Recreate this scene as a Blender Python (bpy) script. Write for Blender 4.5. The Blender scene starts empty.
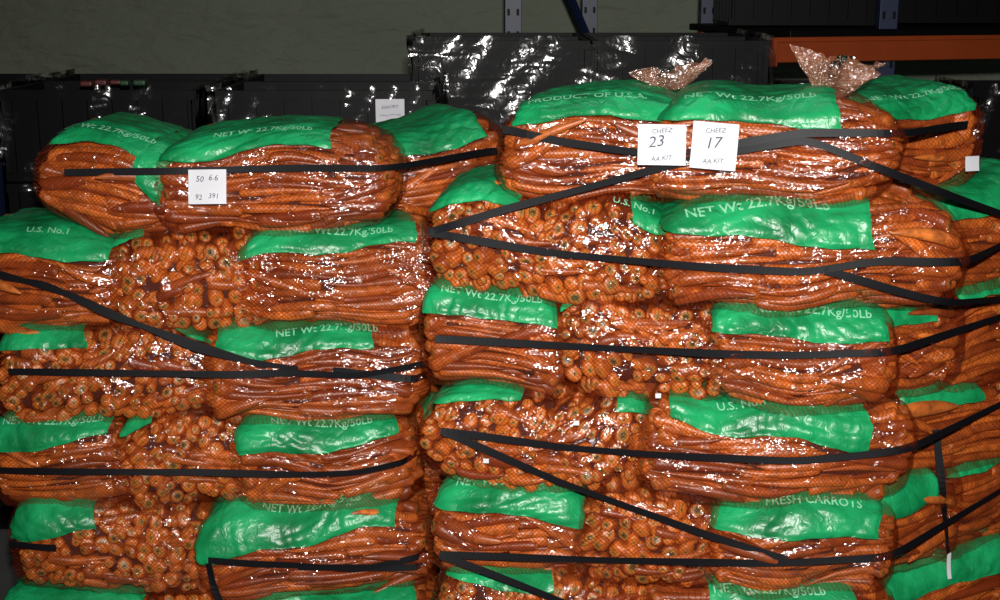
import bpy, math, random
import numpy as np
from mathutils import Vector, Matrix
from mathutils.bvhtree import BVHTree
random.seed(4); np.random.seed(4)
sc=bpy.context.scene
COL=sc.collection

# ------------------------------------------------------------------ materials
def newmat(name):
    m=bpy.data.materials.new(name); m.use_nodes=True
    nt=m.node_tree; nt.nodes.clear()
    out=nt.nodes.new('ShaderNodeOutputMaterial')
    return m,nt,out
def N(nt,t,**kw):
    n=nt.nodes.new(t)
    for k,v in kw.items():
        if k in n.inputs: n.inputs[k].default_value=v
        else: setattr(n,k,v)
    return n
def LK(nt,a,b): nt.links.new(a,b)
def math_(nt,op,a,b=None,c=None,clamp=False):
    n=nt.nodes.new('ShaderNodeMath'); n.operation=op; n.use_clamp=clamp
    for i,x in enumerate((a,b,c)):
        if x is None: continue
        if isinstance(x,(int,float)): n.inputs[i].default_value=x
        else: nt.links.new(x,n.inputs[i])
    return n.outputs[0]
def mrange(nt,v,a,b,c=0.,d=1.):
    n=nt.nodes.new('ShaderNodeMapRange'); nt.links.new(v,n.inputs[0])
    for i,x in enumerate((a,b,c,d)): n.inputs[i+1].default_value=x
    return n.outputs[0]
def mixc(nt,f,a,b,blend='MIX'):
    n=nt.nodes.new('ShaderNodeMix'); n.data_type='RGBA'; n.blend_type=blend
    for i,x in ((0,f),(6,a),(7,b)):
        if isinstance(x,(int,float)): n.inputs[i].default_value=x
        elif isinstance(x,tuple): n.inputs[i].default_value=x
        else: nt.links.new(x,n.inputs[i])
    return n.outputs[2]
def simple(name,col,rough=.6,metal=0,noise=0,nscale=30,bump=0,spec=.5):
    m,nt,out=newmat(name)
    b=N(nt,'ShaderNodeBsdfPrincipled'); b.inputs['Roughness'].default_value=rough
    b.inputs['Metallic'].default_value=metal
    b.inputs['Specular IOR Level'].default_value=spec
    tc=N(nt,'ShaderNodeTexCoord'); nz=N(nt,'ShaderNodeTexNoise'); nz.inputs['Scale'].default_value=nscale
    nz.inputs['Detail'].default_value=5
    LK(nt,tc.outputs['Object'],nz.inputs['Vector'])
    c=(*col,1); d=tuple(x*(1-noise) for x in col)+(1,)
    LK(nt,mixc(nt,nz.outputs[0],d,c),b.inputs['Base Color'])
    if bump:
        bp=N(nt,'ShaderNodeBump'); bp.inputs['Strength'].default_value=bump; bp.inputs['Distance'].default_value=.01
        LK(nt,nz.outputs[0],bp.inputs['Height']); LK(nt,bp.outputs[0],b.inputs['Normal'])
    LK(nt,b.outputs[0],out.inputs[0])
    return m

def carrot_mat():
    m,nt,out=newmat('carrot_skin')
    t=N(nt,'ShaderNodeAttribute',attribute_name='ct'); r=N(nt,'ShaderNodeAttribute',attribute_name='cr')
    tc=N(nt,'ShaderNodeTexCoord')
    nz=N(nt,'ShaderNodeTexNoise'); nz.inputs['Scale'].default_value=55; nz.inputs['Detail'].default_value=5; nz.inputs['Roughness'].default_value=.65
    LK(nt,tc.outputs['Object'],nz.inputs['Vector'])
    nb=N(nt,'ShaderNodeTexNoise'); nb.inputs['Scale'].default_value=9; nb.inputs['Detail'].default_value=2
    LK(nt,tc.outputs['Object'],nb.inputs['Vector'])
    c1=mixc(nt,r.outputs['Fac'],(.20,.034,.008,1),(.66,.175,.028,1))
    c2=mixc(nt,mrange(nt,nz.outputs[0],.42,.72,0,.8),c1,(.11,.028,.010,1))
    c2=mixc(nt,mrange(nt,nb.outputs[0],.45,.68,0,.55),c2,(.13,.026,.007,1))
    cr=N(nt,'ShaderNodeValToRGB')
    e=cr.color_ramp.elements
    e[0].position=0.0; e[0].color=(.05,.05,.015,1)
    e[1].position=.11; e[1].color=(.20,.16,.05,1)
    x=e.new(.24); x.color=(.40,.18,.04,1)
    x=e.new(.42); x.color=(.55,.15,.022,1)
    rr=math_(nt,'MULTIPLY',math_(nt,'SUBTRACT',r.outputs['Fac'],.2),.34)
    LK(nt,math_(nt,'ADD',math_(nt,'ADD',t.outputs['Fac'],rr),math_(nt,'MULTIPLY',math_(nt,'SUBTRACT',nz.outputs[0],.5),.6)),cr.inputs[0])
    col=mixc(nt,mrange(nt,t.outputs['Fac'],.3,.65),cr.outputs[0],c2)
    b=N(nt,'ShaderNodeBsdfPrincipled'); b.inputs['Roughness'].default_value=.38
    LK(nt,col,b.inputs['Base Color'])
    bp=N(nt,'ShaderNodeBump'); bp.inputs['Strength'].default_value=.5; bp.inputs['Distance'].default_value=.003
    LK(nt,nz.outputs[0],bp.inputs['Height']); LK(nt,bp.outputs[0],b.inputs['Normal'])
    LK(nt,b.outputs[0],out.inputs[0]); return m

def wrinkle(nt,vec,strength=1.0,dist=.004,scale=1.0,fine=1.0):
    mp=N(nt,'ShaderNodeMapping'); mp.inputs['Scale'].default_value=(5*scale,5*scale,22*scale); mp.inputs['Rotation'].default_value=(0.1,.35,.2)
    LK(nt,vec,mp.inputs[0])
    a=N(nt,'ShaderNodeTexNoise'); a.noise_type='RIDGED_MULTIFRACTAL'
    a.inputs['Scale'].default_value=2.6; a.inputs['Detail'].default_value=4; a.inputs['Distortion'].default_value=.5
    LK(nt,mp.outputs[0],a.inputs['Vector'])
    b=N(nt,'ShaderNodeTexNoise'); b.inputs['Scale'].default_value=70*scale; b.inputs['Detail'].default_value=2; b.inputs['Distortion'].default_value=1.
    LK(nt,vec,b.inputs['Vector'])
    h=math_(nt,'ADD',math_(nt,'MULTIPLY',a.outputs[0],.55),math_(nt,'MULTIPLY',b.outputs[0],fine))
    bp=N(nt,'ShaderNodeBump'); bp.inputs['Strength'].default_value=strength; bp.inputs['Distance'].default_value=dist
    LK(nt,h,bp.inputs['Height'])
    return bp.outputs[0]

def film_mat():
    m,nt,out=newmat('net_printed_bag_film')
    tc=N(nt,'ShaderNodeTexCoord'); oi=N(nt,'ShaderNodeObjectInfo')
    cmb=N(nt,'ShaderNodeCombineXYZ')
    for i in range(3): LK(nt,math_(nt,'MULTIPLY',oi.outputs['Random'],7.+i*3),cmb.inputs[i])
    ad=N(nt,'ShaderNodeVectorMath'); ad.operation='ADD'
    LK(nt,tc.outputs['Object'],ad.inputs[0]); LK(nt,cmb.outputs[0],ad.inputs[1])
    vec=ad.outputs[0]
    nrm=wrinkle(nt,vec,1.0,.0042)
    sep=N(nt,'ShaderNodeSeparateXYZ'); LK(nt,tc.outputs['Object'],sep.inputs[0])
    xy=math_(nt,'ADD',sep.outputs[0],math_(nt,'MULTIPLY',sep.outputs[1],.9))
    fs=[]
    for s in (1,-1):
        u=math_(nt,'ADD',math_(nt,'MULTIPLY',xy,105.),math_(nt,'MULTIPLY',sep.outputs[2],105.*s))
        fs.append(math_(nt,'LESS_THAN',math_(nt,'FRACT',u),.2))
    net=math_(nt,'MAXIMUM',fs[0],fs[1])
    tr=N(nt,'ShaderNodeBsdfTransparent'); tr.inputs[0].default_value=(1,.94,.90,1)
    nd=N(nt,'ShaderNodeBsdfDiffuse'); nd.inputs[0].default_value=(.20,.022,.005,1)
    hz=N(nt,'ShaderNodeMixShader'); LK(nt,math_(nt,'MULTIPLY_ADD',net,.50,.0),hz.inputs[0]); LK(nt,tr.outputs[0],hz.inputs[1]); LK(nt,nd.outputs[0],hz.inputs[2])
    gl=N(nt,'ShaderNodeBsdfGlossy'); gl.inputs['Roughness'].default_value=.13; LK(nt,nrm,gl.inputs['Normal'])
    pn=N(nt,'ShaderNodeTexNoise'); pn.inputs['Scale'].default_value=8; pn.inputs['Detail'].default_value=2; LK(nt,vec,pn.inputs['Vector'])
    fr=N(nt,'ShaderNodeFresnel'); fr.inputs[0].default_value=1.4
    fac=math_(nt,'ADD',math_(nt,'MULTIPLY',fr.outputs[0],.12),mrange(nt,pn.outputs[0],.40,.68,.002,.15),clamp=True)
    cl=N(nt,'ShaderNodeMixShader'); LK(nt,fac,cl.inputs[0]); LK(nt,hz.outputs[0],cl.inputs[1]); LK(nt,gl.outputs[0],cl.inputs[2])
    LK(nt,cl.outputs[0],out.inputs[0]); 
    g,nt,out=newmat('green_header_film')
    tc=N(nt,'ShaderNodeTexCoord')
    nrm=wrinkle(nt,tc.outputs['Object'],.6,.0045,.7)
    nz=N(nt,'ShaderNodeTexNoise'); nz.inputs['Scale'].default_value=9; nz.inputs['Detail'].default_value=4; LK(nt,tc.outputs['Object'],nz.inputs['Vector'])
    gcol=mixc(nt,mrange(nt,nz.outputs[0],.3,.7),(.001,.12,.032,1),(.010,.33,.11,1))
    gb=N(nt,'ShaderNodeBsdfPrincipled'); gb.inputs['Roughness'].default_value=.38; LK(nt,gcol,gb.inputs['Base Color']); LK(nt,nrm,gb.inputs['Normal'])
    LK(nt,gb.outputs[0],out.inputs[0])
    return m,g

def clear_mat(name,haze=.15,tint=(.8,.8,.8,1),rough=.15,scale=.5,bump=1.,glf=.1,frm=1.,dist=.01,patch=None):
    m,nt,out=newmat(name)
    tc=N(nt,'ShaderNodeTexCoord')
    nrm=wrinkle(nt,tc.outputs['Object'],bump,dist,scale,.25 if patch else 1.)
    tr=N(nt,'ShaderNodeBsdfTransparent')
    nd=N(nt,'ShaderNodeBsdfDiffuse'); nd.inputs[0].default_value=tint
    hz=N(nt,'ShaderNodeMixShader'); hz.inputs[0].default_value=haze; LK(nt,tr.outputs[0],hz.inputs[1]); LK(nt,nd.outputs[0],hz.inputs[2])
    gl=N(nt,'ShaderNodeBsdfGlossy'); gl.inputs['Roughness'].default_value=rough; LK(nt,nrm,gl.inputs['Normal'])
    fr=N(nt,'ShaderNodeFresnel'); fr.inputs[0].default_value=1.45
    fac=math_(nt,'MULTIPLY_ADD',fr.outputs[0],frm,glf,clamp=True)
    if patch:
        pn=N(nt,'ShaderNodeTexNoise'); pn.inputs['Scale'].default_value=patch; pn.inputs['Detail'].default_value=3; LK(nt,tc.outputs['Object'],pn.inputs['Vector'])
        fac=math_(nt,'MULTIPLY',fac,mrange(nt,pn.outputs[0],.36,.62,.1,2.))
    cl=N(nt,'ShaderNodeMixShader'); LK(nt,fac,cl.inputs[0]); LK(nt,hz.outputs[0],cl.inputs[1]); LK(nt,gl.outputs[0],cl.inputs[2])
    LK(nt,cl.outputs[0],out.inputs[0]); return m

M_carrot=carrot_mat(); M_film,M_green=film_mat()
M_inner=simple('carrot_gap_shade_core',(.05,.009,.003),.8,noise=.6,nscale=40)  # opaque filler; its dark colour paints the shade in gaps between carrots
M_print=simple('pale_print_ink',(.22,.56,.34),.5)
M_clear=clear_mat('clear_crumpled_film',.20,(.42,.17,.09,1),.16,1.0,glf=.04)
M_strap=simple('black_strap_webbing',(.004,.004,.006),.55,noise=.3,nscale=300,spec=.22)
M_paper=simple('white_paper',(.60,.60,.64),.7,noise=.12,nscale=20)
M_ink=simple('black_ink',(.03,.03,.06),.6)
M_crate=simple('black_crate_plastic',(.003,.003,.004),.5,noise=.4,spec=.12)
M_wrap=clear_mat('stretch_wrap_film',.0,(.5,.5,.5,1),.13,.34,.9,0,.7,.011,patch=2.2)
M_wood=simple('pallet_wood',(.26,.17,.09),.8,noise=.5,nscale=12,bump=.3)
M_blue=simple('blue_rack_paint',(.008,.018,.06),.45,noise=.2)
M_orange=simple('orange_rack_paint',(.36,.055,.008),.5,noise=.35,nscale=8)

# ------------------------------------------------------------------ mesh helper
class MB:
    def __init__(s): s.v=[];s.f=[];s.t=[];s.r=[];s.n=0
    def add(s,v,faces,mat,t=None,r=None):
        v=np.asarray(v,dtype=np.float32); k=len(v)
        s.v.append(v)
        s.t.append(np.full(k,1.,np.float32) if t is None else np.asarray(t,np.float32))
        s.r.append(np.full(k,.5,np.float32) if r is None else np.asarray(r,np.float32))
        if isinstance(faces,np.ndarray): s.f.append((faces+s.n,mat))
        else: s.f.append(([np.array(q)+s.n for q in faces],mat))
        s.n+=k
    def build(s,name,mats,smooth=True):
        me=bpy.data.meshes.new(name)
        V=np.concatenate(s.v); me.vertices.add(len(V)); me.vertices.foreach_set('co',V.ravel())
        idx=[];cnt=[];mi=[]
        for F,m in s.f:
            if isinstance(F,np.ndarray):
                idx.append(F.ravel()); cnt.append(np.full(len(F),F.shape[1])); mi.append(np.broadcast_to(m,(len(F),)))
            else:
                if not F: continue
                idx.append(np.concatenate(F)); cnt.append(np.array([len(q) for q in F])); mi.append(np.full(len(F),m))
        idx=np.concatenate(idx).astype(np.int32);cnt=np.concatenate(cnt).astype(np.int32);mi=np.concatenate(mi).astype(np.int32)
        me.loops.add(len(idx)); me.loops.foreach_set('vertex_index',idx)
        st=np.concatenate([[0],np.cumsum(cnt)[:-1]]).astype(np.int32)
        me.polygons.add(len(cnt)); me.polygons.foreach_set('loop_start',st); me.polygons.foreach_set('loop_total',cnt)
        me.polygons.foreach_set('material_index',mi)
        me.polygons.foreach_set('use_smooth',np.full(len(cnt),smooth))
        for nm,arr in (('ct',s.t),('cr',s.r)):
            a=me.attributes.new(nm,'FLOAT','POINT'); a.data.foreach_set('value',np.concatenate(arr))
        for m in mats: me.materials.append(m)
        me.update(calc_edges=True); me.validate()
        return me
def obj(name,me,loc=(0,0,0),rot=(0,0,0),parent=None):
    o=bpy.data.objects.new(name,me); o.location=loc; o.rotation_euler=rot; COL.objects.link(o)
    if parent: o.parent=parent
    return o
def empty(name,loc=(0,0,0)):
    e=bpy.data.objects.new(name,None); e.location=loc; COL.objects.link(e); return e

# ------------------------------------------------------------------ bag shape
EX=[7.,3.0,4.4]
def F(a,b,c):
    h=(np.abs(a)**EX[0]+np.abs(b)**EX[0])**(1/EX[0])
    up=(h**EX[1]+np.abs(c)**EX[1])**(1/EX[1]); dn=(h**EX[2]+np.abs(c)**EX[2])**(1/EX[2])
    return np.where(c>0,up,dn)
def cubegrid(nx,ny,nz):
    P=[];Q=[];n=0
    def face(A,B,fn):
        nonlocal n
        a=np.linspace(-1,1,A+1);b=np.linspace(-1,1,B+1)
        aa,bb=np.meshgrid(a,b,indexing='ij')
        P.append(fn(aa.ravel(),bb.ravel()))
        i,j=np.meshgrid(np.arange(A),np.arange(B),indexing='ij')
        q=(i*(B+1)+j).ravel()
        Q.append(np.stack([q,q+B+1,q+B+2,q+1],1)+n); n+=(A+1)*(B+1)
    o=lambda a:np.ones_like(a)
    face(nx,ny,lambda a,b:np.stack([a,b,o(a)],1)); face(ny,nx,lambda a,b:np.stack([b,a,-o(a)],1))
    face(nx,nz,lambda a,b:np.stack([a,-o(a),b],1)); face(nz,nx,lambda a,b:np.stack([b,o(a),a],1))
    face(ny,nz,lambda a,b:np.stack([o(a),a,b],1)); face(nz,ny,lambda a,b:np.stack([-o(a),b,a],1))
    P=np.concatenate(P);Q=np.concatenate(Q)
    u,inv=np.unique(np.round(P,5),axis=0,return_inverse=True); inv=inv.ravel()
    return u,inv[Q]
G_F=cubegrid(130,70,72); G_I=cubegrid(24,16,10)
def onsurf(P): return P/F(P[:,0],P[:,1],P[:,2])[:,None]
def bis(fn,n):
    lo=np.zeros(n);hi=np.full(n,1.6)
    for _ in range(22):
        mid=(lo+hi)/2; ins=fn(mid)<1; lo=np.where(ins,mid,lo); hi=np.where(ins,hi,mid)
    return lo
RS=[(0.0,.10,.0),(.004,.30,.10),(.006,.55,.30),(.015,.80,.50),(.04,.96,.72),(.12,1.,1),(.35,.90,1),(.62,.70,1),(.85,.44,1),(.96,.22,1),(1.,.03,1)]
SD=11
TP=np.array([[x,r*math.cos(2*math.pi*k/SD),r*math.sin(2*math.pi*k/SD)] for x,r,_ in RS for k in range(SD)])
TT=np.array([t for _,_,t in RS for k in range(SD)])
TF=np.array([[i*SD+k,i*SD+(k+1)%SD,(i+1)*SD+(k+1)%SD,(i+1)*SD+k] for i in range(len(RS)-1) for k in range(SD)])
def carrots(mb,P0,P1,R,warp,rng,mat=0):
    D=P1-P0; n=len(P0)
    if n==0: return
    Lg=np.linalg.norm(D,axis=1,keepdims=True); X=D/Lg
    ref=np.tile(np.array([[0.,0,1.]]),(n,1)); ref[np.abs(X[:,2])>.8]=(1,0,0)
    U=np.cross(X,ref);U/=np.linalg.norm(U,axis=1,keepdims=True);V=np.cross(X,U)
    bend=rng.uniform(-.005,.005,(n,2))
    t=TP[:,0][None,:,None]
    arc=(4*t*(1-t))
    ell=rng.uniform(.9,1.1,n)
    pts=P0[:,None,:]+D[:,None,:]*t+U[:,None,:]*(TP[:,1][None,:,None]*(R*ell)[:,None,None]+arc*bend[:,0][:,None,None])+V[:,None,:]*(TP[:,2][None,:,None]*(R/ell)[:,None,None]+arc*bend[:,1][:,None,None])
    pts=pts.reshape(-1,3)
    fc=(TF[None]+(np.arange(n)*len(TP))[:,None,None]).reshape(-1,4)
    mb.add(warp(pts),fc,mat,t=np.tile(TT,n),r=np.repeat(rng.uniform(0,1,n),len(TP)))

_txt={}
def textmesh(s,size,off=.012):
    if (s,size) in _txt: return _txt[(s,size)]
    cu=bpy.data.curves.new('t','FONT'); cu.body=s; cu.size=size; cu.align_x='CENTER'; cu.align_y='CENTER'; cu.resolution_u=2; cu.offset=size*off
    o=bpy.data.objects.new('t',cu); COL.objects.link(o)
    bpy.context.view_layer.update()
    dg=bpy.context.evaluated_depsgraph_get(); me=o.evaluated_get(dg).to_mesh()
    v=np.array([tuple(x.co) for x in me.vertices]).reshape(-1,3); f=[list(p.vertices) for p in me.polygons]
    bpy.data.objects.remove(o); bpy.data.curves.remove(cu)
    _txt[(s,size)]=(v,f); return v,f

BAGS=[]
def bag_mesh(L,W,H,axis,green,text,seed,back=False,taper=.08):
    rng=np.random.default_rng(seed)
    EX[0]=rng.uniform(7,12); EX[1]=rng.uniform(3.0,3.8); EX[2]=rng.uniform(4,5)
    hx,hy,hz=L/2,W/2,H/2; hs=np.array([hx,hy,hz])
    ph=rng.uniform(0,6.28,12); fr=rng.uniform(5,12,12); am=rng.uniform(.5,1,12)
    tl_=taper*rng.uniform(.6,1.5); tr_=taper*rng.uniform(.6,1.5); bul=rng.uniform(.002,.014); shz=rng.uniform(-.05,.05); cb=rng.uniform(-.06,.06)
    def warp(p):
        p=np.array(p,dtype=float); x,y,z=p[:,0],p[:,1],p[:,2]
        q=p.copy(); u=np.clip(x/hx,-1,1); w_=np.clip(z/hz,-1,1)
        tp=np.where(u<0,tl_,tr_)
        q[:,2]=z*(1-tp*np.abs(u)**4)
        k=.010
        q[:,1]+=k*(am[0]*np.sin(fr[0]*x+ph[0]+6*z)+am[1]*np.sin(fr[1]*1.6*x+ph[1]-9*z))
        q[:,1]+=(y/hy)*bul*(1-u*u)*(1-w_*w_)+shz*z
        q[:,2]+=k*(am[2]*np.sin(fr[2]*x+ph[2]+3*y)+.6*am[3]*np.sin(fr[3]*2*x+ph[3]))
        q[:,2]+=.008*np.sin(22*x+ph[5])*np.sin(17*z+ph[6])
        q[:,0]+=k*(am[4]*np.sin(fr[4]*z*1.8+ph[4]+4*y)+am[5]*np.sin(fr[5]*y+ph[5]))+cb*z
        return q
    mb=MB()
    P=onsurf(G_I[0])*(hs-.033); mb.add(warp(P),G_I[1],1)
    pr=0 if axis=='x' else 1
    hp=hs[pr]; hq=hs[1-pr]
    def comp(p,q,c):
        A=np.zeros((len(p),3)); A[:,pr]=p; A[:,1-pr]=q; A[:,2]=c; return A
    def sect(p,phi):
        a=np.clip(np.abs(p)/hp,0,.975); b=np.cos(phi); c=np.sin(phi)
        rho=bis(lambda r:F(a,r*b,r*c),len(p))
        return rho*b*hq, rho*c*hz
    dens=np.linspace(-1.2,(2.3 if (axis=='x' and not back) else math.pi+1.2),400)
    q_,c_=sect(np.zeros(400),dens)
    s_=np.concatenate([[0],np.cumsum(np.hypot(np.diff(q_),np.diff(c_)))])
    sgn=-1 if axis=='x' else 1
    for layer in (0,1):
        step=.0205 if layer==0 else .026
        srow=np.arange(.005,s_[-1],step)
        R=[];a0=[];a1=[]
        for sr in srow:
            phi=np.interp(sr,s_,dens)
            p=-hp*.97+rng.uniform(0,.05)
            while p<hp*.80:
                l=rng.uniform(.14,.24); e=min(p+l,hp*.975)
                if e-p<.05: break
                tl=rng.uniform(-.07,.07); j=rng.uniform(-.05,.05)
                if rng.random()<.5: a0.append((p,phi+j));a1.append((e,phi+tl))
                else: a0.append((e,phi+tl));a1.append((p,phi+j))
                R.append(rng.uniform(.0095,.0158)); p=e+rng.uniform(-.012,.008)
        a0=np.array(a0);a1=np.array(a1);R=np.array(R)
        def pt(a,ins):
            q,c=sect(a[:,0],a[:,1]); m=np.hypot(q,c)+1e-6; k=np.clip((m-ins)/m,0.05,1)
            return comp(a[:,0],sgn*q*k,c*k)
        top=((a0[:,1]>.5)&(a0[:,1]<2.6))*.005
        dep=R*1.12+.0035+rng.uniform(0,.009,len(R))+layer*.015+top
        carrots(mb,pt(a0,dep),pt(a1,dep),R,warp,rng)
    for side in ((-1,1) if axis=='x' else ((-1,) if not back else ())):
        pts=[]; pit=.034; row=0
        c=-hz*.93
        while c<hz*.97:
            q=-hq*.97+(row%2)*pit/2+rng.uniform(-.008,.008)
            while q<hq*.97: pts.append((q+rng.uniform(-.009,.009),c+rng.uniform(-.009,.009))); q+=pit*rng.uniform(.85,1.12)
            c+=.028; row+=1
        pts=np.array(pts)
        rr=rng.uniform(.0125,.0220,len(pts))
        f0=F(np.zeros(len(pts)),pts[:,0]/(hq-.014),pts[:,1]/(hz-.014)); k=(f0<1.0); pts=pts[k]; rr=rr[k]
        a=bis(lambda r:F(r,pts[:,0]/hq,pts[:,1]/hz),len(pts))*hp
        edge=np.clip(f0[k]-.7,0,1)*.02
        P0=comp(side*(a-.005-edge-rng.uniform(0,.014,len(a))),pts[:,0],pts[:,1])
        dr=np.stack([np.full(len(a),-side*1.),-pts[:,0]/hq*.3+rng.uniform(-.6,.6,len(a)),-np.maximum(pts[:,1]/hz,-.2)*.5+rng.uniform(-.5,.5,len(a))],1)
        dr/=np.linalg.norm(dr,axis=1,keepdims=True)
        D=comp(dr[:,0],dr[:,1],dr[:,2])
        carrots(mb,P0,P0+D*rng.uniform(.13,.17,len(a))[:,None],rr,warp,rng)
        m=9 if axis=='y' else 0
        if m:
            q0=rng.uniform(-hq*.75,hq*.45,m); c0=rng.uniform(-hz*.7,hz*.6,m); q1=q0+rng.uniform(.08,.16,m); c1=c0+rng.uniform(-.03,.03,m)
            def fp(q,c):
                a=bis(lambda r:F(r,np.clip(q/hq,-.93,.93),np.clip(c/hz,-.85,.85)),len(q))*hp; return comp(side*(a-.017),np.clip(q,-hq*.93,hq*.93),np.clip(c,-hz*.85,hz*.85))
            carrots(mb,fp(q0,c0),fp(q1,c1),rng.uniform(.011,.016,m),warp,rng)
    gx=G_F[0]; S=onsurf(gx); P=S*(hs+.0015)
    nrm=S/np.linalg.norm(S,axis=1,keepdims=True)
    def field(P):
        x,y,z=P[:,0],P[:,1],P[:,2]; g=np.full(len(P),-1.)
        wob=.0035*np.sin(x*24+seed)+.0012*np.sin(x*81+seed*2)
        wobx=.004*np.sin(z*50+seed)+.003*np.sin(y*50+seed)
        for (x0,x1,d0,d1) in green:
            tt=np.clip((x-x0)/(x1-x0+1e-6),0,1); d=(d0+(d1-d0)*tt)*.62
            zb=hz*(1-2*d)
            sd=np.minimum(np.minimum(x-x0,x1-x)+wobx,(z-zb)+wob)
            g=np.maximum(g,sd)
        return g
    g0=field(P)
    rid=np.zeros(len(P))
    for k in range(5):
        d=rng.normal(size=3)*np.array([26,26,45]); rid+=np.abs(np.sin(P@d+rng.uniform(0,6)+1.5*np.sin(P@rng.normal(size=3)*30)))/5
    cl=np.zeros(len(P))
    for k in range(3):
        d=np.array([rng.uniform(-14,14),rng.uniform(-14,14),rng.choice([-1,1])*rng.uniform(95,135)]) if axis=='x' else np.array([rng.uniform(60,90)*(1 if k else -1),20,rng.uniform(60,100)])
        cl+=np.abs(np.cos(P@d*.9+rng.uniform(0,6)+1.2*np.sin(P@rng.normal(size=3)*25)))/3
    lift=np.clip(g0/.01,0,1)*.0035
    P2=P+nrm*(np.clip(rid-.5,-.1,1)*.010+(cl-.4)*.006*(1-np.clip(g0/.01,0,.5))+lift)[:,None]
    e=1e-3; grad=np.stack([(field(P+np.eye(3)[i]*e)-g0)/e for i in range(3)],1)
    gm=np.linalg.norm(grad,axis=1); near=(np.abs(g0)<.0024)&(gm>.3)
    P2[near]-=(grad[near]/(gm[near]**2)[:,None])*g0[near][:,None]
    fg=np.where(near,0,g0)[G_F[1]].mean(1)>0
    mb.add(warp(P2),G_F[1],np.where(fg,4,2))
    for (s,cx,phi0,size) in (text or ()):
        v,f=textmesh(s,size); xx=v[:,0]+cx
        ds=np.linspace(0.,1.6,300); a0=np.zeros(300); rho=bis(lambda r:F(a0,r*np.cos(ds),r*np.sin(ds)),300)
        ss=np.concatenate([[0],np.cumsum(np.hypot(np.diff(rho*np.cos(ds)*hy),np.diff(rho*np.sin(ds)*hz)))])
        phi=np.interp(np.interp(phi0,ds,ss)+v[:,1]*1.1,ss,ds); a=np.clip(np.abs(xx)/hx,0,.985)
        rho=bis(lambda r:F(a,r*np.cos(phi),r*np.sin(phi)),len(v))
        Tt=np.stack([xx,-rho*np.cos(phi)*hy,rho*np.sin(phi)*hz],1)
        nn=Tt/hs; nn/=np.linalg.norm(nn,axis=1,keepdims=True)
        mb.add(warp(Tt+nn*.0100),f,3)
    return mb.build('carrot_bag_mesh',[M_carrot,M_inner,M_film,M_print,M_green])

def bag(x0,x1,yf,z,axis,green=(),W=.40,H=.25,yaw=0.,text=None,seed=None,roll=None,pitch=0.,taper=.08):
    if seed is None: seed=len(BAGS)+11
    if roll is None: roll=2.0*math.sin(seed*2.3)
    cx=(x0+x1)/2; ya=math.radians(yaw); L=(x1-x0+.015)/math.cos(ya)
    gl=[((a-cx)/math.cos(ya),(b-cx)/math.cos(ya),d0,d1) for a,b,d0,d1 in green]
    me=bag_mesh(L,W,H,axis,gl,text,seed,taper=taper)
    c=Vector((cx,yf,z))+Matrix.Rotation(ya,3,'Z')@Vector((0,W/2,0))
    o=obj('carrot_bag',me,c,(math.radians(pitch),math.radians(roll),ya)); BAGS.append(o); return o
NET='NET Wt 22.7Kg/50Lb'
def T(cx,phi=.78,size=.03,s=NET): return [(s,cx,phi,size*.86)]

def YR(X): return 2.70+(0.7-X)*0.14 if X<0.7 else 2.70+(X-0.7)*0.6
def YL(X): return 3.06 if X<-0.45 else 3.06+(X+0.45)*0.4
zr=[1.495,1.29,1.08,.87,.66,.455,.262]; zl=[1.385,1.16,.94,.72,.505,.285]
def rb(i,x0,x1,axis,green,yaw=-8,dy=0,**k):
    return bag(x0,x1,YR((x0+x1)/2)+dy,zr[i],axis,green,yaw=yaw,**k)
rb(0,.0,.38,'x',[(.03,.375,.34,.30)],text=T(-.02,.9,s='PRODUCT OF U.S.A.'),H=.235,taper=.22)
rb(0,.30,.79,'x',[(.29,.655,.28,.44)],dy=-.02,text=T(-.06,.9,size=.033),H=.235,taper=.22)
rb(0,.77,1.06,'x',[(.78,1.04,.36,.36)],yaw=14,dy=.10,text=T(0,.9),H=.225,taper=.2)
rb(1,-.165,.345,'y',[(-.16,.03,.34,.24),(.255,.42,.36,.44)],text=T(.17,size=.026,s='U.S. No.1'))
rb(1,.32,.92,'x',[(.325,.735,.36,.72)],yaw=-3,dy=-.02,text=T(-.10,.76,size=.037))
rb(1,.90,1.32,'x',[(.93,1.3,.42,.42)],yaw=28,W=.3)
rb(2,-.165,.13,'x',[(-.155,.115,.46,.46)],text=T(0,.74,size=.027))
rb(2,.105,.46,'y',[(.13,.2,.30,.1)])
rb(2,.43,.80,'x',[(.43,.785,.44,.52)],yaw=-5,dy=-.015,text=T(0.02,.74))
rb(2,.78,1.0,'x',[(.78,.93,.50,.50)],yaw=25,W=.3)
rb(2,.97,1.32,'x',[(1.02,1.3,.3,.3)],yaw=30,W=.3)
rb(3,-.17,.325,'y',[(-.155,.035,.30,.20),(.25,.4,.34,.44)])
rb(3,.30,.86,'x',[(.355,.755,.38,.66)],yaw=-3,dy=-.01,text=T(-.03,.78,s='U.S. No.1 GRADE'))
rb(3,.84,1.32,'x',[(.87,1.07,.44,.44)],yaw=28,W=.3)
rb(4,-.15,.19,'x',[(-.14,.187,.40,.68)],text=T(0,.8))
rb(4,.16,.47,'y',[])
rb(4,.44,.82,'x',[(.43,.79,.50,.56)],yaw=-5,dy=-.015,text=T(0.02,.8,s='FRESH CARROTS'))
rb(4,.80,1.05,'x',[(.80,.96,.56,.46)],yaw=25,W=.3)
rb(4,1.0,1.36,'x',[(1.0,1.3,.2,.2)],yaw=30,W=.3)
rb(5,-.165,.33,'y',[(-.14,.1,.3,.3)])
rb(5,.30,.86,'x',[(.45,.76,.4,.5)],yaw=-3,dy=-.01,text=T(0))
rb(5,.84,1.32,'x',[(.87,1.2,.5,.5)],yaw=28,W=.3)
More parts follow.
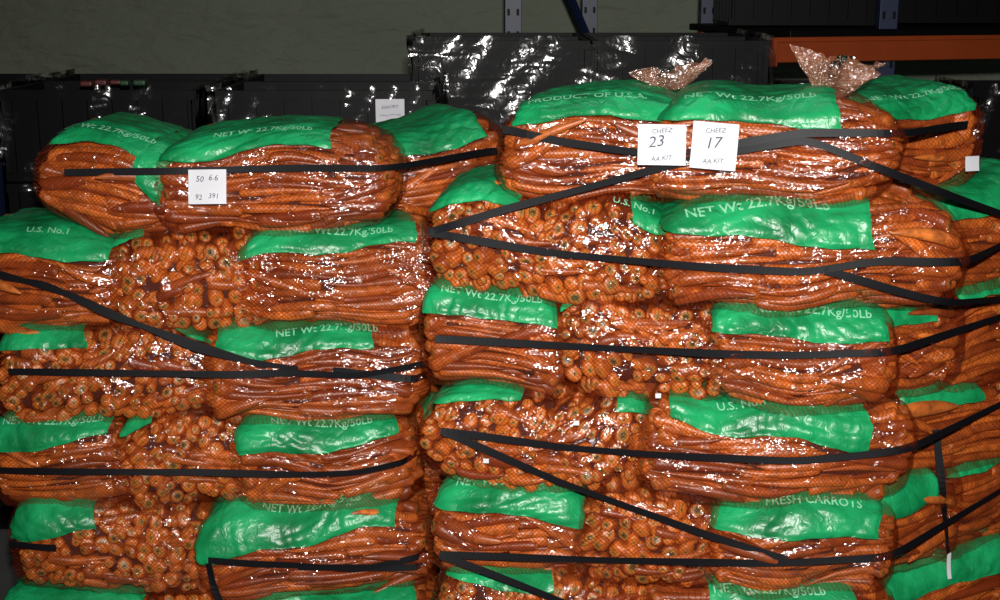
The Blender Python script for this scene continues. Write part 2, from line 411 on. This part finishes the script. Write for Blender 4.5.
rb(6,-.15,.24,'x',[(-.14,.187,.36,.42)],H=.20,roll=0)
rb(6,.22,.84,'x',[(.43,.79,.42,.42)],yaw=-5,H=.20,roll=0)
rb(6,.82,1.30,'x',[(.9,1.1,.36,.36)],yaw=25,H=.20,roll=0)
NR=len(BAGS)
def lb(i,x0,x1,axis,green,yaw=0,dy=0,**k):
    k.setdefault('H',.262)
    return bag(x0,x1,YL((x0+x1)/2)+dy,zl[i],axis,green,yaw=yaw,**k)
lb(0,-1.05,-.715,'x',[(-1.02,-.80,.28,.28),(-.81,-.745,.6,.9)],yaw=-3,text=T(-.03,.9),roll=7,H=.245,taper=.3)
lb(0,-.765,-.235,'x',[(-.76,-.375,.38,.24)],dy=-.02,yaw=2,text=T(-.03,.9,size=.028),H=.25,roll=-1.5,taper=.25)
lb(0,-.26,.03,'x',[(-.245,-.03,.36,.36)],yaw=22,dy=.12,H=.235,taper=.2,roll=-6)
lb(1,-1.24,-.87,'x',[(-1.2,-.885,.40,.40)],text=T(0.02,.85,s='U.S. No.1'))
lb(1,-.91,-.50,'y',[(-.9,-.82,.30,.14)])
lb(1,-.60,-.13,'x',[(-.605,-.2,.46,.28)],yaw=6,dy=-.03,text=T(0.))
lb(1,-.15,.15,'x',[(-.1,.1,.32,.32)],yaw=22,W=.3,dy=.05)
lb(2,-1.2,-.65,'y',[(-1.16,-.96,.36,.36),(-.76,-.66,.2,.38)])
lb(2,-.69,-.165,'x',[(-.66,-.30,.48,.36)],yaw=5,dy=-.02,text=T(.02))
lb(2,-.18,.12,'x',[(-.1,.1,.32,.32)],yaw=22,W=.3,dy=.05)
lb(3,-1.21,-.88,'x',[(-1.19,-.91,.54,.36)],text=T(0.0))
lb(3,-.91,-.58,'y',[(-.89,-.83,.34,.2)])
lb(3,-.62,-.185,'x',[(-.60,-.235,.60,.36)],yaw=6,dy=-.025,text=T(0.))
lb(3,-.2,.12,'x',[(-.19,.0,.36,.36)],yaw=22,W=.3,dy=.05)
lb(4,-1.18,-.66,'y',[(-1.165,-.965,.60,.46)])
lb(4,-.72,-.165,'x',[(-.72,-.24,.80,.44)],yaw=4,dy=-.02,text=T(0.))
lb(4,-.18,.12,'x',[(-.1,.1,.32,.32)],yaw=22,W=.3,dy=.05)
lb(5,-1.2,-.84,'x',[(-1.19,-.86,.40,.40)],H=.23,roll=0)
lb(5,-.86,-.58,'y',[],H=.23,roll=0)
lb(5,-.62,-.16,'x',[(-.62,-.2,.46,.46)],yaw=4,dy=-.02,H=.23,roll=0)
bm=[bag_mesh(.5,.40,.20,'x',[(-.2,.2,.3,.3)],None,901+i,back=True) for i in range(2)]
for i,z in enumerate(zr):
    for j in range(2):
        if i==0: continue
        obj('carrot_bag',bm[(i+j)%2],(.12+j*.47,YR(.12+j*.47)+.62,z),(0,0,math.radians(-8+(180 if (i+j)%3==0 else 0))))
for i,z in enumerate(zl):
    for j in range(2):
        if i==0: continue
        obj('carrot_bag',bm[(i+j)%2],(-.90+j*.48,3.06+.62,z),(0,0,math.radians(180 if (i+j)%3==0 else 0)))
bpy.context.view_layer.update()

# ------------------------------------------------------------------ surface lookup
def mkbvh(bags):
    vs=[];fs=[];n=0
    for o in bags:
        me=o.data; mw=o.matrix_world; nf=G_I[0].shape[0]
        co=np.zeros(len(me.vertices)*3,np.float32); me.vertices.foreach_get('co',co); co=co.reshape(-1,3)[:nf]
        h=np.abs(co).max(0); co=co*((h+.040)/h)
        for c in co: vs.append(mw@Vector(c.tolist()))
        fs+= [tuple(int(a)+n for a in q) for q in G_I[1]]; n+=nf
    return BVHTree.FromPolygons(vs,fs)
BV={YR:mkbvh(BAGS[:NR]),YL:mkbvh(BAGS[NR:])}
def surfy(X,Z,Yf,add=0.):
    default=Yf(X)+add; best=None
    for dz in (-.012,0,.012):
        h=BV[Yf].ray_cast(Vector((X,1.2,Z+dz)),Vector((0,1,0)))
        if h[0] is not None and h[0].y<default+.35: best=h[0].y if best is None else min(best,h[0].y)
    return default if best is None else best

def strap(pts,Yf,w=.017,off=.004,name='strap_band'):
    pts=np.array(pts,float)
    d=np.concatenate([[0],np.cumsum(np.hypot(*(np.diff(pts,axis=0).T)))]); nn=max(8,int(d[-1]/.012))
    s=np.linspace(0,d[-1],nn); X=np.interp(s,d,pts[:,0]);Z=np.interp(s,d,pts[:,1])
    Z=np.convolve(np.pad(Z,(2,2),mode='edge'),np.ones(5)/5,'valid')
    Y=np.array([surfy(x,z,Yf,.03) for x,z in zip(X,Z)])
    hull=[]
    for p in zip(s,Y):
        while len(hull)>=2 and (hull[-1][1]-hull[-2][1])*(p[0]-hull[-2][0])>=(p[1]-hull[-2][1])*(hull[-1][0]-hull[-2][0]): hull.pop()
        hull.append(p)
    hs_=np.array(hull); Yb=np.interp(s,hs_[:,0],hs_[:,1])-off
    Yb=np.convolve(np.pad(Yb,(3,3),mode='edge'),np.ones(7)/7,'valid')
    V=[]
    for i in range(nn):
        a=max(0,i-2);b=min(nn-1,i+2)
        t=Vector((X[b]-X[a],Yb[b]-Yb[a],Z[b]-Z[a])).normalized()
        up=Vector((0,0,1))-t*t.z; up.normalize(); nm=t.cross(up).normalized()
        wv=w*(1+.08*math.sin(i*.17))
        tw=.3*math.sin(i*.08+pts[0,0]*9)
        up=up*math.cos(tw)+nm*math.sin(tw)*.6
        c=Vector((X[i],Yb[i],Z[i]))
        for sgn,tt in ((1,.0008),(1,-.0008),(-1,-.0008),(-1,.0008)): V.append(c+up*wv*.5*sgn+nm*tt)
    Fc=[]
    for i in range(nn-1):
        for k2 in range(4):
            a=i*4+k2;b=i*4+(k2+1)%4; Fc.append((a,b,b+4,a+4))
    Fc+=[(0,3,2,1),tuple(4*(nn-1)+q for q in range(4))]
    me=bpy.data.meshes.new('strap'); me.from_pydata([tuple(v) for v in V],[],Fc); me.materials.append(M_strap)
    return obj(name,me)
RST=[[(0.006,1.543),(0.121,1.52),(0.262,1.502),(0.38,1.504),(0.477,1.524),(0.592,1.545),(0.73,1.547),(0.999,1.534)],
[(-0.15,1.324),(0.01,1.379),(0.203,1.436),(0.361,1.484),(0.477,1.51),(0.602,1.532),(0.809,1.451),(1.106,1.335)],
[(-0.146,1.325),(0.103,1.293),(0.407,1.277),(0.605,1.27),(0.749,1.293),(1.111,1.286)],
[(0.644,1.275),(0.827,1.221),(1.125,1.152)],
[(-0.138,1.097),(0.208,1.095),(0.613,1.095),(0.787,1.103),(1.13,1.12)],
[(-.128,.889),(.13,.875),(.418,.87),(.61,.868),(.75,.88),(1.14,.925)],
[(-0.123,0.889),(0.128,0.797),(0.425,0.702),(0.603,0.654)],
[(-0.132,0.612),(0.216,0.626),(0.624,0.648),(0.82,0.659),(1.173,0.704)],
[(-0.132,0.612),(0.0,0.57),(0.196,0.505)],
[(0.951,0.886),(0.98,0.713),(1.009,0.575)]]
LST=[[(-0.973,1.417),(-0.693,1.426),(-0.447,1.431),(-0.23,1.429),(-0.007,1.434)],
[(-1.16,1.194),(-0.959,1.135),(-0.826,1.076),(-0.691,1.017),(-0.462,0.967)],
[(-1.161,1.182),(-1.026,1.163),(-0.893,1.093),(-0.758,1.053),(-0.531,0.977)],
[(-1.133,0.957),(-0.809,0.96),(-0.486,0.962),(-0.329,0.948),(-0.167,0.97)],
[(-0.385,0.96),(-0.144,0.928)],
[(-1.188,0.718),(-0.706,0.718),(-0.471,0.713),(-0.334,0.716),(-0.17,0.741)],
[(-0.687,0.506),(-0.478,0.491),(-0.339,0.472),(-0.148,0.504)],
[(-0.478,0.486),(-0.149,0.467)],
[(-0.687,0.506),(-0.678,0.447),(-0.655,0.367)],
[(-1.162,0.537),(-1.048,0.529)]]
for p in RST: strap(p,YR,.0155)
for i,p in enumerate(LST): strap(p,YL,.012 if i in (1,2) else .0155)

# ------------------------------------------------------------------ labels
def label(X,Z,w,h,rot,lines,Yf,ya=0.,name='paper_label',off=.010,lean=10):
    y=min(surfy(X+a*w,Z+b*h,Yf) for a in(-.3,0,.3) for b in (-.3,0,.3))-off
    emp=empty(name,(X,y,Z))
    emp.rotation_euler=(math.radians(90-lean),math.radians(rot),math.radians(ya))
    nx,ny=14,10; V=[];Fc=[]
    cz=lambda x,y_:.004*math.sin(x*35+X*9)+.003*math.sin(y_*50+X*5)-.25*(x*x)
    for i in range(nx+1):
        for j in range(ny+1):
            x=(i/nx-.5)*w;yy=(j/ny-.5)*h; V.append((x,yy,cz(x,yy)))
    for i in range(nx):
        for j in range(ny):
            a=i*(ny+1)+j; Fc.append((a,a+ny+1,a+ny+2,a+1))
    me=bpy.data.meshes.new('sheet'); me.from_pydata(V,[],Fc); me.materials.append(M_paper)
    for p in me.polygons: p.use_smooth=True
    obj('sheet',me,parent=emp)
    for s,x,yy,size in lines:
        v,f=textmesh(s,size,0.); vv=[(a[0]+x+.15*a[1],a[1]+yy+.05*a[0]+.0012*math.sin(a[0]*160),cz(a[0]+x,a[1]+yy)+.0012) for a in v]
        me=bpy.data.meshes.new('writing'); me.from_pydata(vv,[],f); me.materials.append(M_ink); obj('writing',me,parent=emp)
    return emp
label(.318,1.520,.094,.080,0,[('CHEEZ',0,.027,.013),('23',-.010,.005,.032),('AA KIT',.0,-.027,.013)],YR,-6,off=.024)
label(.421,1.518,.090,.092,4,[('CHEEZ',0,.030,.013),('17',-.002,.005,.032),('AA KIT',.0,-.030,.013)],YR,-6,off=.024)
label(-.645,1.392,.084,.076,0,[('50  6.6',0,.018,.018),('92   391',.0,-.022,.016)],YL,3,off=.020)
label(1.02,1.45,.040,.032,0,[],YR,20)
for (X,Z,Yf) in ((.33,.99,YR),(-.03,.83,YR),(.16,.93,YR)):
    label(X,Z,.012,.010,0,[],Yf,0,'paper_sticker')
label(1.012,.55,.012,.06,0,[],YR,20,'paper_tag',off=.012)

# ------------------------------------------------------------------ crumpled bag necks
def tuft(loc,r,h,rx,ry,seed,name='gathered_bag_neck'):
    rng=np.random.default_rng(seed); A=60;B=12;V=[];Fc=[]
    for j in range(B+1):
        t=j/B
        for i in range(A):
            th=2*math.pi*i/A
            rad=r*(.3+.75*t**.8)*(1+.35*t*math.sin(th*7+seed)+.22*t*math.sin(th*13+t*5)+.12*rng.uniform(-1,1)*t)
            V.append((rad*math.cos(th)*1.2,rad*math.sin(th)*.45,h*(t+.20*t*math.sin(th*5+seed)+.08*rng.uniform(-1,1)*t)))
    for j in range(B):
        for i in range(A):
            a=j*A+i;b=j*A+(i+1)%A; Fc.append((a,b,b+A,a+A))
    me=bpy.data.meshes.new(name); me.from_pydata(V,[],Fc); me.materials.append(M_clear)
    return obj(name,me,loc,(math.radians(rx),math.radians(ry),0))
tuft((.69,2.90,1.595),.06,.075,5,10,1)
tuft((.38,3.0,1.605),.055,.045,5,-10,2)

# ------------------------------------------------------------------ boxes helper
def boxes(name,items,mats,loc=(0,0,0),rot=(0,0,0),bev=.004,parent=None):
    V=[];Fc=[];mi=[]
    for (x,y,z,sx,sy,sz,*m) in items:
        n=len(V)
        for dx in(-.5,.5):
            for dy in(-.5,.5):
                for dz in(-.5,.5): V.append((x+dx*sx,y+dy*sy,z+dz*sz))
        for q in ((0,1,3,2),(4,6,7,5),(0,4,5,1),(2,3,7,6),(0,2,6,4),(1,5,7,3)):
            Fc.append(tuple(n+k for k in q)); mi.append(m[0] if m else 0)
    me=bpy.data.meshes.new(name); me.from_pydata(V,[],Fc)
    for m in mats: me.materials.append(m)
    for p,k in zip(me.polygons,mi): p.material_index=k
    o=obj(name,me,loc,rot,parent)
    if bev:
        b=o.modifiers.new('b','BEVEL'); b.width=bev; b.segments=2
    return o
def pallet(cx,cy,w,d,rot):
    it=[]
    for k in range(7): it.append((-w/2+.05+k*(w-.1)/6,0,.128,.1,d,.02))
    for k in (-1,0,1):
        it.append((0,k*(d/2-.05),.108,w,.09,.02)); it.append((0,k*(d/2-.05),.010,w,.09,.02))
        for j in (-1,0,1): it.append((j*(w/2-.07),k*(d/2-.05),.059,.13,.09,.078))
    boxes('wooden_pallet',it,[M_wood],(cx,cy,0),(0,0,math.radians(rot)))
pallet(.40,3.25,1.2,1.0,-8); pallet(-.68,3.58,1.1,1.0,0)

def crate_items(cx,cz,w=.58,d=.40,h=.285,cy=0):
    it=[]; z0=cz-h/2
    for s in (-1,1):
        it.append((cx,cy+s*(d/2-.008),cz,w-.03,.008,h-.03))
        it.append((cx+s*(w/2-.008),cy,cz,.008,d-.03,h-.03))
        it.append((cx,cy+s*(d/2-.006),cz+h/2-.016,w,.022,.030)); it.append((cx,cy+s*(d/2-.006),z0+.014,w,.020,.026))
        it.append((cx+s*(w/2-.006),cy,cz+h/2-.016,.022,d,.030))
        for k in range(8): it.append((cx-w/2+.03+k*(w-.06)/7,cy+s*(d/2-.002),cz,.012,.020,h-.03))
        for k in range(5): it.append((cx+s*(w/2-.002),cy-d/2+.03+k*(d-.06)/4,cz,.02,.012,h-.03))
        it.append((cx,cy+s*(d/2+.002),cz+.03,w*.28,.02,.02))
    it.append((cx,cy,z0+.008,w-.02,d-.02,.01))
    return it
def wrapshell(x0,x1,y0,y1,z0,z1,parent,seed):
    rng=np.random.default_rng(seed); nx=60;nz=40
    V=[];Fc=[]
    def sheet(p0,p1,A):
        n=len(V); ph=rng.uniform(0,6,6)
        for i in range(A+1):
            for j in range(nz+1):
                u=i/A;v=j/nz; x=p0[0]+(p1[0]-p0[0])*u;y=p0[1]+(p1[1]-p0[1])*u;z=z0+(z1-z0)*v
                s=.010*math.sin(u*9+ph[0]+v*14)+.006*math.sin(u*31+ph[1]-v*26)+.003*math.sin(u*60+v*90+ph[2])
                nx_,ny_=(p1[1]-p0[1]),-(p1[0]-p0[0]); l=math.hypot(nx_,ny_)
                V.append((x+nx_/l*s,y+ny_/l*s,z))
        for i in range(A):
            for j in range(nz):
                a=n+i*(nz+1)+j; Fc.append((a,a+nz+1,a+nz+2,a+1))
    sheet((x0,y0),(x1,y0),nx); sheet((x1,y0),(x1,y1),20); sheet((x0,y1),(x0,y0),20)
    me=bpy.data.meshes.new('stretch_wrap'); me.from_pydata(V,[],Fc); me.materials.append(M_wrap)
    for p in me.polygons: p.use_smooth=True
    return obj('stretch_wrap',me,parent=parent)
def crate_stack(x,y,nw,ztop,seed,nd=2,zb=0.0,cw=.58,wrap=True,parent=None):
    n=int((ztop-zb)/.285); h=(ztop-zb)/n; it=[]; p=cw+.02
    for i in range(n):
        for k in range(nw):
            for d in range(nd): it+=crate_items((k-(nw-1)/2)*p,zb+h*(i+.5),cw,.40,h-.006,d*.42)
    e=boxes('black_crate_stack',it,[M_crate],(x,y,0),bev=0,parent=parent)
    w=nw*p
    if wrap: wrapshell(-w/2-.01,w/2+.01,-.235,.42*(nd-1)+.22,zb+.1,ztop+.015,e,seed)
    return e
crate_stack(-1.285,4.62,1,1.50,1,cw=.62); crate_stack(-1.98,4.62,1,1.50,5,cw=.6)
crate_stack(-.56,4.60,1,1.50,2,cw=.68)
crate_stack(.33,5.25,2,1.63,3,cw=.63)
crate_stack(1.35,5.12,1,1.47,8,nd=1,cw=.6); crate_stack(2.0,5.12,1,1.47,4,nd=1,cw=.62)
def heap(name,x,y,z,col,n,seed):
    rng=random.Random(seed); mb=MB()
    for i in range(n):
        p=(x+rng.uniform(-.08,.08),y+rng.uniform(-.1,.05),z+rng.uniform(-.0,.01)); r=rng.uniform(.013,.020)
        S=onsurf(G_I[0]*1.0)*r; S=S*np.array([rng.uniform(.8,1.4),1,.6])+np.array(p); mb.add(S,G_I[1],0)
    return obj(name,mb.build(name,[simple(name+'_skin',col,.5)]))
heap('red_pepper_heap',-1.33,4.5,1.513,(.06,.008,.006),3,2)
heap('green_pepper_heap',-1.12,4.5,1.513,(.006,.035,.01),2,3)
e=label(-.345,1.40,.09,.15,0,[('EXPORT',0,.05,.014),('HANDLE WITH CARE',0,.025,.007),('LOT 4471',0,.0,.014),('KEEP COLD',0,-.04,.012)],YL,2,'paper_notice')
e.location=(-.345,4.335,1.40); e.rotation_euler[0]=math.radians(88)

def upright(x,y,w,parent=None,name='upright'):
    it=[(0,0,1.7,w,.06,3.4),(0,0,.005,w*1.1,.12,.01)]
    it+=[(sx*w*.28,-.031,.2+.1*k,.012,.004,.03,1) for k in range(32) for sx in(-1,1)]
    boxes(name,it,[M_blue,M_crate],(x,y,0),bev=.002,parent=parent)
rack=empty('pallet_rack')
for (x,y) in ((.06,6.4),(.44,6.9),(1.60,5.80),(2.9,6.2),(1.0,6.75)): upright(x,y,.075,rack)
upright(-1.635,4.42,.034,None,'blue_rack_post')
def bar(name,a,b,w,mat):
    a=Vector(a);b=Vector(b);d=b-a
    o=boxes(name,[(0,0,0,w,w*.6,d.length)],[mat],(a+b)/2,bev=.002,parent=rack); o.rotation_euler=d.to_track_quat('Z','Y').to_euler(); return o
bar('brace_1',(.06,6.42,2.35),(.44,6.88,1.55),.035,M_blue)
bar('brace_2',(.44,6.88,1.55),(.06,6.42,.75),.035,M_blue)
def beam(nm,x0,y0,x1,y1,z):
    L=math.hypot(x1-x0,y1-y0); a=math.atan2(y1-y0,x1-x0)
    it=[(0,0,0,L,.05,.080),(0,.012,.048,L,.028,.02),(-L/2+.02,-.03,0,.05,.012,.11),(L/2-.02,-.03,0,.05,.012,.11)]
    boxes(nm,it,[M_orange],((x0+x1)/2,(y0+y1)/2,z),(0,0,a),bev=.004,parent=rack)
beam('beam_front',1.05,5.55,3.2,6.2,1.560)
beam('beam_rear',.95,6.65,3.1,7.3,1.560)
boxes('shelf_deck',[(0,0,0,2.2,1.0,.03)],[M_crate],(2.08,6.38,1.63),(0,0,math.radians(16)),parent=rack)
crate_stack(1.28,6.15,1,2.26,9,1,1.65,cw=.62,wrap=False,parent=rack)
crate_stack(2.1,6.5,1,2.26,10,1,1.65,cw=.7,wrap=False,parent=rack)

# ------------------------------------------------------------------ room
def wall_mat():
    m,nt,out=newmat('sprayed_foam_wall')
    tc=N(nt,'ShaderNodeTexCoord')
    mp=N(nt,'ShaderNodeMapping'); mp.inputs['Scale'].default_value=(1,1,2.0); LK(nt,tc.outputs['Object'],mp.inputs[0])
    a=N(nt,'ShaderNodeTexNoise'); a.inputs['Scale'].default_value=2.2; a.inputs['Detail'].default_value=4; LK(nt,mp.outputs[0],a.inputs['Vector'])
    b=N(nt,'ShaderNodeTexNoise'); b.inputs['Scale'].default_value=.8; LK(nt,tc.outputs['Object'],b.inputs['Vector'])
    col=mixc(nt,b.outputs[0],(.20,.23,.17,1),(.34,.37,.28,1))
    s=N(nt,'ShaderNodeBsdfPrincipled'); s.inputs['Roughness'].default_value=.8; LK(nt,col,s.inputs['Base Color'])
    bp=N(nt,'ShaderNodeBump'); bp.inputs['Strength'].default_value=.7; bp.inputs['Distance'].default_value=.18
    LK(nt,a.outputs[0],bp.inputs['Height']); LK(nt,bp.outputs[0],s.inputs['Normal']); LK(nt,s.outputs[0],out.inputs[0]); return m
M_wall=wall_mat(); M_floor=simple('concrete_floor',(.10,.10,.095),.6,noise=.4,nscale=3)
M_ceil=simple('ceiling_panel',(.2,.2,.2),.8,noise=.1)
boxes('floor',[(0,4,-.05,11,11,.1)],[M_floor],bev=0)
boxes('ceiling',[(0,4,4.55,11,11,.1)],[M_ceil],bev=0)
boxes('wall_back',[(0,9.05,2.25,11,.1,4.5)],[M_wall],bev=0)
boxes('wall_left',[(-5.05,4,2.25,.1,10,4.5)],[M_wall],bev=0)
boxes('wall_right',[(5.05,4,2.25,.1,10,4.5)],[M_wall],bev=0)
boxes('trim_1',[(0,8.97,2.28,9.8,.05,.04),(0,8.97,2.0,9.8,.03,.02)],[M_wall])

# ------------------------------------------------------------------ light & camera
ld=bpy.data.lights.new('camera_flash','SPOT'); ld.shadow_soft_size=.028; ld.energy=640; ld.color=(1,.97,.93)
ld.spot_size=math.radians(84); ld.spot_blend=1.0
lo=bpy.data.objects.new('camera_flash',ld); COL.objects.link(lo); lo.location=(.03,-.02,2.02)
lo.rotation_euler=(Vector((.15,2.9,1.28))-lo.location).to_track_quat('-Z','Y').to_euler()
ld=bpy.data.lights.new('ceiling_lamp','AREA'); ld.shape='RECTANGLE'; ld.size=1.4; ld.size_y=.3; ld.energy=8; ld.color=(.85,.95,1)
lo=bpy.data.objects.new('ceiling_lamp',ld); COL.objects.link(lo); lo.location=(.4,3.6,4.4)
w=bpy.data.worlds.new('w'); sc.world=w; w.use_nodes=True
w.node_tree.nodes['Background'].inputs[0].default_value=(.5,.6,.7,1); w.node_tree.nodes['Background'].inputs[1].default_value=.008
cd=bpy.data.cameras.new('cam'); cd.sensor_width=36; cd.lens=1374/1000*36; cd.clip_end=50
co=bpy.data.objects.new('camera',cd); COL.objects.link(co); co.location=(0,0,1.83); co.rotation_euler=(math.radians(90-13),0,0)
sc.camera=co
try:
    sc.view_settings.view_transform='Standard'
except Exception: pass
